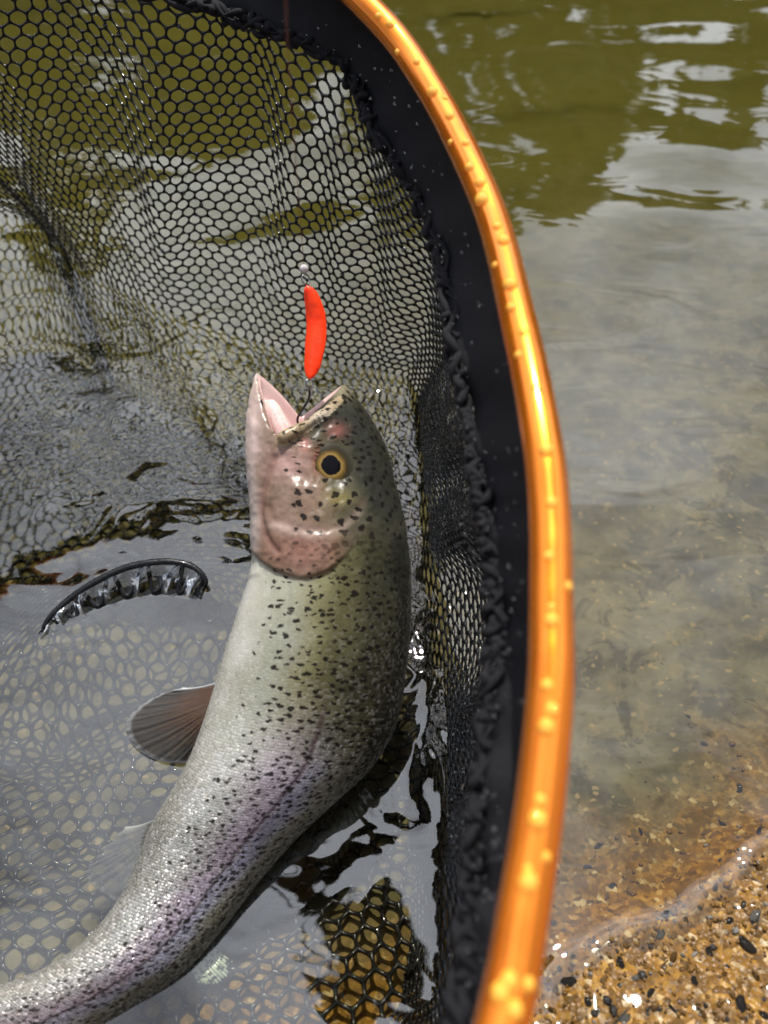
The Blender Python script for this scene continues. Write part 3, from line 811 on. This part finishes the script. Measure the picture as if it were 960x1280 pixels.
# body spots
vst = g.n('Mapping', Scale=(1.25, .9, 1)); g.set(vst.inputs['Vector'], cvj)
v1 = g.vor(vst.outputs[0], 310, dim='2D'); rnd = g.n('SeparateColor', Color=v1.outputs['Color'])
dens = g.ramp(g.math('MULTIPLY_ADD', aH, .5, .5), [(.10, 0.0), (.22, .45), (.38, .75), (.58, .92), (1, .95)])
bodyf = g.ramp(g.math('MULTIPLY_ADD', aS_, 5, .5), [(.62, 0), (.72, 1)])
rad = g.math('MULTIPLY', g.math('MULTIPLY_ADD', rnd.outputs[1], .20, .16), g.math('LESS_THAN', rnd.outputs[0], dens))
sp1 = g.math('MULTIPLY', g.ramp(g.math('SUBTRACT', g.math('ADD', rad, .5), v1.outputs['Distance']), [(.43, 0), (.56, 1)]), bodyf)
sp1 = g.math('MULTIPLY', sp1, g.math('GREATER_THAN', rad, .05))
# head spots: rounder, sparser
v2 = g.vor(cvj, 190, rand=.85, dim='2D'); rn2 = g.n('SeparateColor', Color=v2.outputs['Color'])
den2 = g.ramp(g.math('MULTIPLY_ADD', aH, .5, .5), [(.18, 0.0), (.30, .45), (.5, .85), (1, 1)])
ra2 = g.math('MULTIPLY', g.math('MULTIPLY_ADD', rn2.outputs[1], .12, .17), g.math('LESS_THAN', rn2.outputs[0], den2))
sp2 = g.math('MULTIPLY', g.ramp(g.math('SUBTRACT', g.math('ADD', ra2, .5), v2.outputs['Distance']), [(.47, 0), (.53, 1)]), g.math('SUBTRACT', 1, bodyf))
sp2 = g.math('MULTIPLY', sp2, g.math('GREATER_THAN', ra2, .05))
sps = g.math('MULTIPLY', g.math('MAXIMUM', sp1, sp2), aK)
# scales
mp = g.n('Mapping', Scale=(1, 1.25, 1)); g.set(mp.inputs['Vector'], cv)
sc1 = g.vor(mp.outputs[0], 760, rand=.45, dim='2D'); scr = g.n('SeparateColor', Color=sc1.outputs['Color']).outputs[0]
scf = g.math('MULTIPLY', g.ramp(g.math('MULTIPLY_ADD', aS_, 2.5, .5), [(.60, .0), (.76, .35), (.92, 1)]), aK)
mott = g.noise(cv, 60, 4, .6).outputs[0]
colr = g.mix(g.math('MULTIPLY', g.ramp(mott, [(.35, .0), (.7, .45)]), aK), base, g.mix(1.0, base, rgb4(.55, .52, .40), 'MULTIPLY'))
colr = g.mix(g.math('MULTIPLY', g.math('MULTIPLY', sc1.outputs['Distance'], 1.1), scf), colr, g.mix(1.0, colr, rgb4(.35, .35, .32), 'MULTIPLY'))
colr = g.mix(g.math('MULTIPLY', g.ramp(scr, [(.6, 0), (1, .45)]), scf), colr, rgb4(.66, .62, .62))
fine = g.noise(cv, 1500, 2, .6).outputs[0]
colr = g.mix(g.math('MULTIPLY', g.ramp(fine, [(.55, 0), (.68, .6)]), g.math('MULTIPLY', aK, dens)), colr, rgb4(.05, .045, .03))
colr = g.mix(g.math('MULTIPLY', sps, .96), colr, rgb4(.010, .008, .007))
hb = g.math('ADD', g.math('MULTIPLY', g.math('MULTIPLY', sc1.outputs['Distance'], -1), scf), g.math('MULTIPLY', scr, g.math('MULTIPLY', scf, .5)))
hb = g.math('ADD', hb, g.math('MULTIPLY', mott, .6))
metal = g.math('MULTIPLY', g.math('MULTIPLY', scf, g.math('SUBTRACT', 1, sps)), .55)
# every scale lies at its own slight tilt
tl = g.n('VectorMath'); tl.operation = 'SUBTRACT'; g.p(tl, 0, sc1.outputs['Color']); g.p(tl, 1, (.5, .5, .5))
ts = g.n('VectorMath'); ts.operation = 'SCALE'; g.p(ts, 0, tl.outputs[0]); g.set(ts.inputs['Scale'], g.math('MULTIPLY', scf, .42))
ta = g.n('VectorMath'); ta.operation = 'ADD'; g.p(ta, 0, g.n('NewGeometry').outputs['Normal']); g.p(ta, 1, ts.outputs[0])
tn = g.n('VectorMath'); tn.operation = 'NORMALIZE'; g.p(tn, 0, ta.outputs[0])
wet = g.noise(cv, 130, 5, .65, .5).outputs[0]
g.bsdf(Base_Color=colr, Roughness=g.math('MULTIPLY', g.ramp(wet, [(.35, .55), (.65, 1.2)]), g.math('MULTIPLY_ADD', scr, .14, .24)), Metallic=metal, Normal=g.bump(hb, .0007, .6, tn.outputs[0]),
       Specular_IOR_Level=g.math('MULTIPLY', g.ramp(g.math('MULTIPLY_ADD', aH, .5, .5), [(.45, 1), (.75, .35)]), g.math('MULTIPLY_ADD', sps, -.22, .36)))
M_skin = g.m
body = link('body', body_me, M_skin, trout)

# eye
ec = hp(417, 580, .0); kd3 = kdtree.KDTree(nv)
for k in range(nv): kd3.insert(bc2[k], k)
kd3.balance()
def skin_at(x, y, lo=0):
    m = (np.abs(ix-x) < 3)&(np.abs(iy-y) < 3)
    k = np.nonzero(m)[0]; k = k[np.argmin(dep[k])]; return bc2[k], no[k].astype(float)
ep, en = skin_at(417, 580); en = nrm(nrm(en)+NLAT*.8)
rE = .0106
ex = nrm(A-en*(A@en)); ey = np.cross(en, ex)
EVs, EFr = [], []
rgs = 18; sgs = 40
for i in range(rgs+1):
    r_ = i/rgs
    z = .0026*math.sqrt(max(0, 1-(r_*.95)**2))-.0012
    for k in range(sgs):
        t = k/sgs*2*math.pi; EVs.append(ep+en*z+(ex*math.cos(t)*1.05+ey*math.sin(t))*rE*r_); EFr.append(r_)
em = mesh('eye', np.array(EVs), grid_faces(rgs+1, sgs, False, True)); fattr(em, 'r', EFr)
g = NT('trout_eye'); ar = g.attr('r').outputs['Fac']; nn = g.noise(g.obj(), 260, 4, .65).outputs[0]
arj = g.math('MULTIPLY_ADD', g.math('SUBTRACT', nn, .5), .22, ar)
c = g.ramp(arj, [(.0, (.004, .004, .006)), (.38, (.004, .004, .005)), (.42, (.24, .155, .05)), (.53, (.12, .072, .02)), (.64, (.035, .025, .012)), (.80, (.03, .027, .02)), (1, (.05, .048, .03))])
g.bsdf(Base_Color=c, Roughness=.35, Specular_IOR_Level=.04, Coat_Weight=.05, Coat_Roughness=.02); eye = link('eye', em, g.m, trout)

# fins: fans of rays between two edges
def fin(name, root, tip, col_root, col_tip, edge_col, spotted=False, wav=.0012, thick=.0007, alpha=.75, edge_w=.08):
    root = catmull(root, 60); tip = catmull(tip, 60); m = 16
    nrmv = nrm(np.cross(root[-1]-root[0], tip[30]-root[30]))
    V = []; uvs = []
    for j in range(m):
        t = j/(m-1)
        ray = np.sin(np.arange(60)*1.35)*wav*(.3+t*.7)
        V.append(lerp(root, tip, t)+nrmv*(ray+.004*math.sin(t*2.2))[:, None]); uvs += [(k/59, t) for k in range(60)]
    V = np.stack(V, 0).reshape(-1, 3); me = mesh(name, V, grid_faces(m, 60))
    uvs = np.array(uvs); fattr(me, 'fu', uvs[:, 0]); fattr(me, 'ft', uvs[:, 1])
    g = NT(name+'_skin'); fu, ft = g.attr('fu').outputs['Fac'], g.attr('ft').outputs['Fac']
    stp = g.n('CombineXYZ', X=g.math('MULTIPLY', fu, 26), Y=g.math('MULTIPLY', ft, 2.2)).outputs[0]
    nn = g.noise(stp, 1.0, 3, .6).outputs[0]
    c = g.mix(g.ramp(g.math('ADD', ft, g.math('MULTIPLY', g.math('SUBTRACT', nn, .5), .9)), [(.25, 0), (.75, 1)]), rgb4(*col_root), rgb4(*col_tip))
    ed = g.math('MAXIMUM', g.ramp(fu, [(0, 1), (edge_w, 0)]), g.math('MULTIPLY', g.ramp(ft, [(.93, 0), (1, 1)]), .5))
    c = g.mix(ed, c, rgb4(*edge_col))
    if spotted:
        v = g.vor(g.n('CombineXYZ', X=g.math('MULTIPLY', fu, 3.4), Y=g.math('MULTIPLY', ft, 3)).outputs[0], 1.5, dim='2D')
        c = g.mix(g.ramp(v.outputs['Distance'], [(.25, 1), (.36, 0)]), c, rgb4(.03, .03, .03))
    ray = g.n('Math'); ray.operation = 'SINE'; g.p(ray, 0, g.math('MULTIPLY', fu, 130))
    b = g.n('BsdfPrincipled'); 
    for k, v in (('Base Color', c), ('Roughness', .22), ('Coat Weight', .5), ('Coat Roughness', .06), ('Alpha', g.math('MAXIMUM', g.math('MULTIPLY', ed, .95), alpha)), ('Normal', g.bump(ray.outputs[0], .0003, .5))): g.set(b.inputs[k], v)
    g.surf(b.outputs[0])
    o = link(name, me, g.m, trout); so = o.modifiers.new('t', 'SOLIDIFY'); so.thickness = thick; so.offset = 0
    return o
fin('pectoral_fin', [px(274,852,.030), px(270,875,.030), px(262,900,.028)],
    [px(222,857,.018), px(192,867,.012), px(165,885,.008), px(152,905,.006), px(163,931,.004), px(196,949,.004), px(232,950,.006)],
    (.085, .045, .026), (.055, .050, .045), (.62, .64, .66), alpha=.74, edge_w=.08, wav=.0003)
fin('pelvic_fin', [px(194,1024,.004), px(184,1052,.002), px(172,1082,.000)],
    [px(150,1032,-.008), px(118,1068,-.011), px(102,1092,-.012), px(120,1112,-.012), px(150,1130,-.010), px(160,1128,-.008)],
    (.15, .14, .12), (.10, .10, .11), (.40, .40, .42), alpha=.42)
fin('adipose_fin', [px(268,1185,-.006), px(252,1200,-.006), px(240,1212,-.006)],
    [px(284,1196,-.010), px(282,1218,-.011), px(265,1228,-.011), px(246,1226,-.010)],
    (.42, .46, .36), (.36, .42, .36), (.4, .42, .35), True, alpha=1.0)
fin('dorsal_fin', [px(455,985,.000), px(420,1025,-.002), px(388,1062,-.003)],
    [px(466,1000,-.006), px(444,1042,-.009), px(416,1076,-.010), px(392,1074,-.008)],
    (.06, .06, .04), (.05, .05, .035), (.06, .06, .05), True, alpha=.9)
fin('tail_fin', [SP[-4]+DD[-4]*HD[-4]*.95, SP[-4], SP[-4]-DD[-4]*HD[-4]*.95],
    [SP[-1]+TT[-1]*.065+DD[-1]*.048, SP[-1]+TT[-1]*.055+DD[-1]*.02, SP[-1]+TT[-1]*.050, SP[-1]+TT[-1]*.055-DD[-1]*.02, SP[-1]+TT[-1]*.065-DD[-1]*.048],
    (.2, .2, .13), (.15, .15, .10), (.2, .18, .12), True, alpha=1.0)

# ------------------------------------------------------------------ lure, hook and line
lure = empty('fishing_lure', 'small bright orange spoon lure hooked in the open mouth of the trout', 'lure')
dl = float((hp(395, 480)-CAMP)@FWD)
def atdep(x, y, d): return CAMP+(FWD+RGT*((x-480)/FPX)-UPV*((y-640)/FPX))*d
LD = dl-.004
cl = catmull([atdep(383,357,LD-.001), atdep(390,378,LD), atdep(394,405,LD+.001), atdep(392,435,LD), atdep(387,474,LD-.001)], 40)
wd = np.interp(np.linspace(0, 1, 40), [0, .05, .15, .4, .7, .9, .97, 1], [1.0, 6.0, 9.5, 13.2, 14.0, 11.0, 6.5, 1.0])/FPX*LD
Tl = nrm(np.gradient(cl, axis=0)); Sl = nrm(RGT-Tl*(Tl@RGT)[:, None]); Nl = np.cross(Sl, Tl); Nl = np.where((Nl@FWD)[:, None] > 0, -Nl, Nl)
Sl = nrm(Sl*.95+Nl*.25); Nl = nrm(np.cross(Tl, Sl)); Nl = np.where((Nl@FWD)[:, None] > 0, -Nl, Nl)
rows = []
for k in range(20):
    t = k/20*2*math.pi
    x_, z_ = math.cos(t), math.sin(t)
    rows.append(cl+Sl*(wd*x_)[:, None]+Nl*(.0009*z_*np.minimum(1, wd/.002)-.0016*(x_*x_)*(wd/.005))[:, None])
LVm = np.stack(rows, 1).reshape(-1, 3)
g = NT('orange_enamel'); nn = g.noise(g.obj(), 160, 3).outputs[0]
g.bsdf(Base_Color=g.mix(nn, rgb4(.90, .030, .001), rgb4(.97, .050, .002)), Roughness=.34, Specular_IOR_Level=.35, Normal=g.bump(nn, .0015, .5)); 
blade = link('spoon_blade', mesh('spoon_blade', LVm, grid_faces(40, 20, False, True)), g.m, lure)
g = NT('steel_wire'); g.bsdf(Base_Color=(.30, .29, .28), Metallic=1.0, Roughness=.25); M_steel = g.m
g = NT('dark_hook'); g.bsdf(Base_Color=(.05, .05, .055), Metallic=.9, Roughness=.3); M_hook = g.m
def circle(c, r, a, b, n=24): t = np.arange(n)/n*2*math.pi; return c+r*(np.outer(np.cos(t), a)+np.outer(np.sin(t), b))
link('split_ring', mesh('split_ring', *tube(circle(atdep(382,349,LD), .0023, RGT*.7+FWD*.5, UPV), .00035, 6, True)), M_steel, lure)
link('split_ring', mesh('split_ring', *tube(circle(atdep(387,480,LD), .0022, RGT*.7+FWD*.6, UPV), .00035, 6, True)), M_steel, lure)
bm = bmesh.new(); bmesh.ops.create_uvsphere(bm, u_segments=14, v_segments=10, radius=.0021); bmesh.ops.translate(bm, verts=bm.verts, vec=Vector(atdep(380,336,LD)))
me = bpy.data.meshes.new('swivel_bead'); bm.to_mesh(me); bm.free(); me.polygons.foreach_set('use_smooth', np.ones(len(me.polygons), bool))
g = NT('clear_bead'); g.bsdf(Base_Color=(.55, .50, .50), Roughness=.08, Coat_Weight=1.0); link('swivel_bead', me, g.m, lure)
hk = catmull([atdep(387,484,LD), atdep(386,498,LD+.004), atdep(378,512,LD+.006), atdep(372,523,LD+.008), atdep(374,532,LD+.011), atdep(382,532,LD+.012)], 40)
link('hook', mesh('hook', *tube(hk, .00055, 8)), M_hook, lure)
p0 = atdep(380,333,LD); p1 = atdep(362,100,.26); p2 = atdep(355,-40,.21)
linep = catmull([p0, lerp(p0, p1, .5), p1, p2, p2+(p2-p1)*2.2], 60)
g = NT('monofilament'); g.bsdf(Base_Color=(.36, .15, .07), Roughness=.3, Alpha=.4)
ln = link('fishing_line', mesh('fishing_line', *tube(linep, .00018, 6)), g.m)
tag(ln, 'thin reddish brown fishing line running up from the orange lure', 'fishing line')

# ------------------------------------------------------------------ pebbles and gravel
def pebble_mesh(seed, sub=2):
    """angular river stone: hull of random points, edges rounded"""
    r = random.Random(seed); bm = bmesh.new()
    for _ in range(15):
        v = Vector((r.gauss(0, 1), r.gauss(0, 1), r.gauss(0, 1))).normalized()*r.uniform(.8, 1.1); bm.verts.new((v.x, v.y*.72, v.z*.5))
    res = bmesh.ops.convex_hull(bm, input=bm.verts)
    bmesh.ops.delete(bm, geom=[v for v in bm.verts if not v.link_faces], context='VERTS')
    bmesh.ops.bevel(bm, geom=list(bm.edges), offset=.13, segments=2, affect='EDGES', profile=.5)
    me = bpy.data.meshes.new('pebble'); bm.to_mesh(me); bm.free()
    me.polygons.foreach_set('use_smooth', np.ones(len(me.polygons), bool)); return me
PM = {}
for mname, mt in (('d', M_dark), ('b', M_brown), ('g', M_grey)):
    PM[mname] = [pebble_mesh(k*7+len(mname)+ord(mname), 2) for k in range(5)]
    for me in PM[mname]: me.materials.append(mt)
pebs = [(775,1206,13,'d'),(715,1228,19,'d'),(868,1228,11,'d'),(925,1255,17,'d'),(935,1178,18,'d'),(825,1168,12,'g'),(842,1196,11,'b'),(893,1112,10,'d'),(948,1085,9,'b'),
        (736,1256,12,'d'),(840,1262,9,'d'),(795,1222,9,'g'),(945,1145,14,'g'),(888,1192,13,'d'),(760,1252,8,'b'),(905,1218,8,'b'),(815,1242,10,'d'),(858,1150,8,'b'),(690,1262,10,'b'),
        (945,1222,9,'b'),(780,1272,12,'g'),(880,1268,10,'b'),(955,1270,11,'d'),(912,1150,8,'d')]
LBL = {'d': ('dark wet pebble half sunk in the golden sand at the water edge', 'dark pebbles on the sand'),
       'b': ('brown wet pebble lying on the golden sand at the water edge', 'brown pebbles on the sand'),
       'g': ('pale grey wet pebble lying on the golden sand at the water edge', 'grey pebbles on the sand')}
def bedz(x, y): return float(bed(x, y)+relief(x, y))
def onbed(x, y):
    z = 0.
    for _ in range(6): p = px(x, y, z); z = bedz(p[0], p[1])
    return px(x, y, z), z
for k, (x, y, r, m) in enumerate(pebs):
    p, z = onbed(x, y); o = bpy.data.objects.new('pebble', random.choice(PM[m])); COL.objects.link(o)
    s_ = .85*r/FPX*float((p-CAMP)@FWD); o.scale = (s_, s_*random.uniform(.7, 1), s_*random.uniform(.7, 1.0)); o.location = (p[0], p[1], z+s_*.02)
    o.rotation_euler = (random.uniform(-.2, .2), random.uniform(-.2, .2), random.uniform(0, 6.28)); big = m == 'd' and r >= 15; tag(o, 'large '+LBL[m][0] if big else LBL[m][0], 'pebble', 'large '+LBL[m][1] if big else LBL[m][1])
for x, y, r in [(748,1060,9),(735,1085,7),(765,1108,7),(880,930,6),(925,985,7),(800,1040,6),(905,1030,7),(950,1040,8),(860,895,5)]:
    p, z = onbed(x, y); o = bpy.data.objects.new('pebble', random.choice(PM['d'])); COL.objects.link(o)
    s_ = r/FPX*float((p-CAMP)@FWD); o.scale = (s_, s_*.8, s_*.7); o.location = (p[0], p[1], z+s_*.1); o.rotation_euler = (0, 0, random.uniform(0, 6.28))
    tag(o, 'small dark pebble lying under the shallow water beside the hoop', 'pebble', 'pebbles under the shallow water')
# gravel: grains on the sand and under the shallow water
bm = bmesh.new(); bmesh.ops.create_icosphere(bm, subdivisions=1, radius=1); iv = np.array([v.co[:] for v in bm.verts]); jf = np.array([[v.index for v in f.verts] for f in bm.faces]); bm.free()
for nm, mt, n in (('d', M_dark, 1100), ('b', M_brown, 5200), ('g', M_grey, 500)):
    gx = rng.uniform(-.05, .34, n*3); gy = rng.uniform(-.06, .30, n*3)
    d = (gx-.062)*-.37+(gy-.057)*.93
    pr = np.where(d < .004, 1, np.exp(-(d-.004)/.03)*.22); k = rng.random(n*3) < pr; gx, gy = gx[k][:n], gy[k][:n]
    z = bed(gx, gy)+relief(gx, gy)
    r = rng.uniform(.0004, .0012, len(gx))*np.where(rng.random(len(gx)) < .12, 1.7, 1); m = len(gx)
    an = rng.uniform(0, 6.28, m); jitv = 1+rng.uniform(-.3, .3, (m, len(iv), 1))
    L_ = iv[None]*jitv*r[:, None, None]*np.stack([rng.uniform(.8, 1.4, m), rng.uniform(.7, 1, m), rng.uniform(.5, .8, m)], 1)[:, None]
    ca, sa = np.cos(an)[:, None], np.sin(an)[:, None]
    G = np.stack([L_[..., 0]*ca-L_[..., 1]*sa+gx[:, None], L_[..., 0]*sa+L_[..., 1]*ca+gy[:, None], L_[..., 2]+(z+r*.2)[:, None]], -1)
    o = link('gravel', mesh('gravel', G.reshape(-1, 3), ((np.arange(m)*len(iv))[:, None, None]+jf[None]).reshape(-1, 3)), mt, kind='stuff')
    tag(o, {'d': 'scattered dark grit on the wet golden sand', 'b': 'fine golden brown gravel along the water edge', 'g': 'scattered pale grey grit on the wet sand'}[nm], 'gravel')

# ------------------------------------------------------------------ unseen rod and reel, added overhead to put a dark reflection in the water
def mir(x, y, z): p = px(x, y, -z); return np.array([p[0], p[1], z])
rod = empty('added_fishing_rod', 'unseen fishing rod with reel, added overhead for its dark reflection in the water below the trout', 'fishing rod')
ra, rb = mir(345,1055,.60), mir(520,1262,.56); ax_ = nrm(rb-ra)
g = NT('cork'); nn = g.noise(g.obj(), 120, 4).outputs[0]; g.bsdf(Base_Color=g.mix(nn, rgb4(.10, .06, .03), rgb4(.18, .11, .06)), Roughness=.8); M_cork = g.m
g = NT('black_metal'); g.bsdf(Base_Color=(.012, .012, .014), Metallic=.3, Roughness=.5); M_bm = g.m
gp = np.array([lerp(ra, rb, t) for t in np.linspace(0, 1, 20)])
link('grip', mesh('grip', *tube(gp, np.interp(np.linspace(0, 1, 20), [0, .3, .5, .7, 1], [.011, .015, .013, .015, .016]), 16)), M_cork, rod)
bl = catmull([ra+ax_*.02, ra, ra-ax_*.02+np.array([0, 0, .05]), ra+np.array([0, .02, .5]), ra+np.array([0, .1, 1.1])], 30); link('blank', mesh('blank', *tube(bl, np.linspace(.006, .0015, 30), 10)), M_bm, rod)
rc = mir(462,1172,.54); u1, u2 = nrm(np.cross(ax_, [0, 0, 1])), ax_
def disc(c, ax, prof): return tube(np.array([c+ax*h for h, r in prof]), [r for h, r in prof], 32)
link('reel_body', mesh('reel_body', *disc(rc-np.array([0, 0, .02]), np.array([0, 0, 1.]), [(0, .030), (.003, .040), (.012, .042), (.03, .042), (.038, .034)])), M_bm, rod)
link('spool', mesh('spool', *disc(rc+u1*.03, nrm(u1+u2*.3), [(-.02, .022), (0, .030), (.004, .024), (.030, .024), (.034, .030), (.038, .028)])), M_bm, rod)
link('reel_foot', mesh('reel_foot', *tube([rc+np.array([0, 0, .01]), lerp(ra, rb, .62)], [.010, .008], 10)), M_bm, rod)
cr0 = rc-u1*.04
link('crank', mesh('crank', *tube(catmull([rc-u1*.02, cr0, cr0+u2*.04, cr0+u2*.05-u1*.02], 20), [.004]*12+[.007]*8, 10)), M_bm, rod)
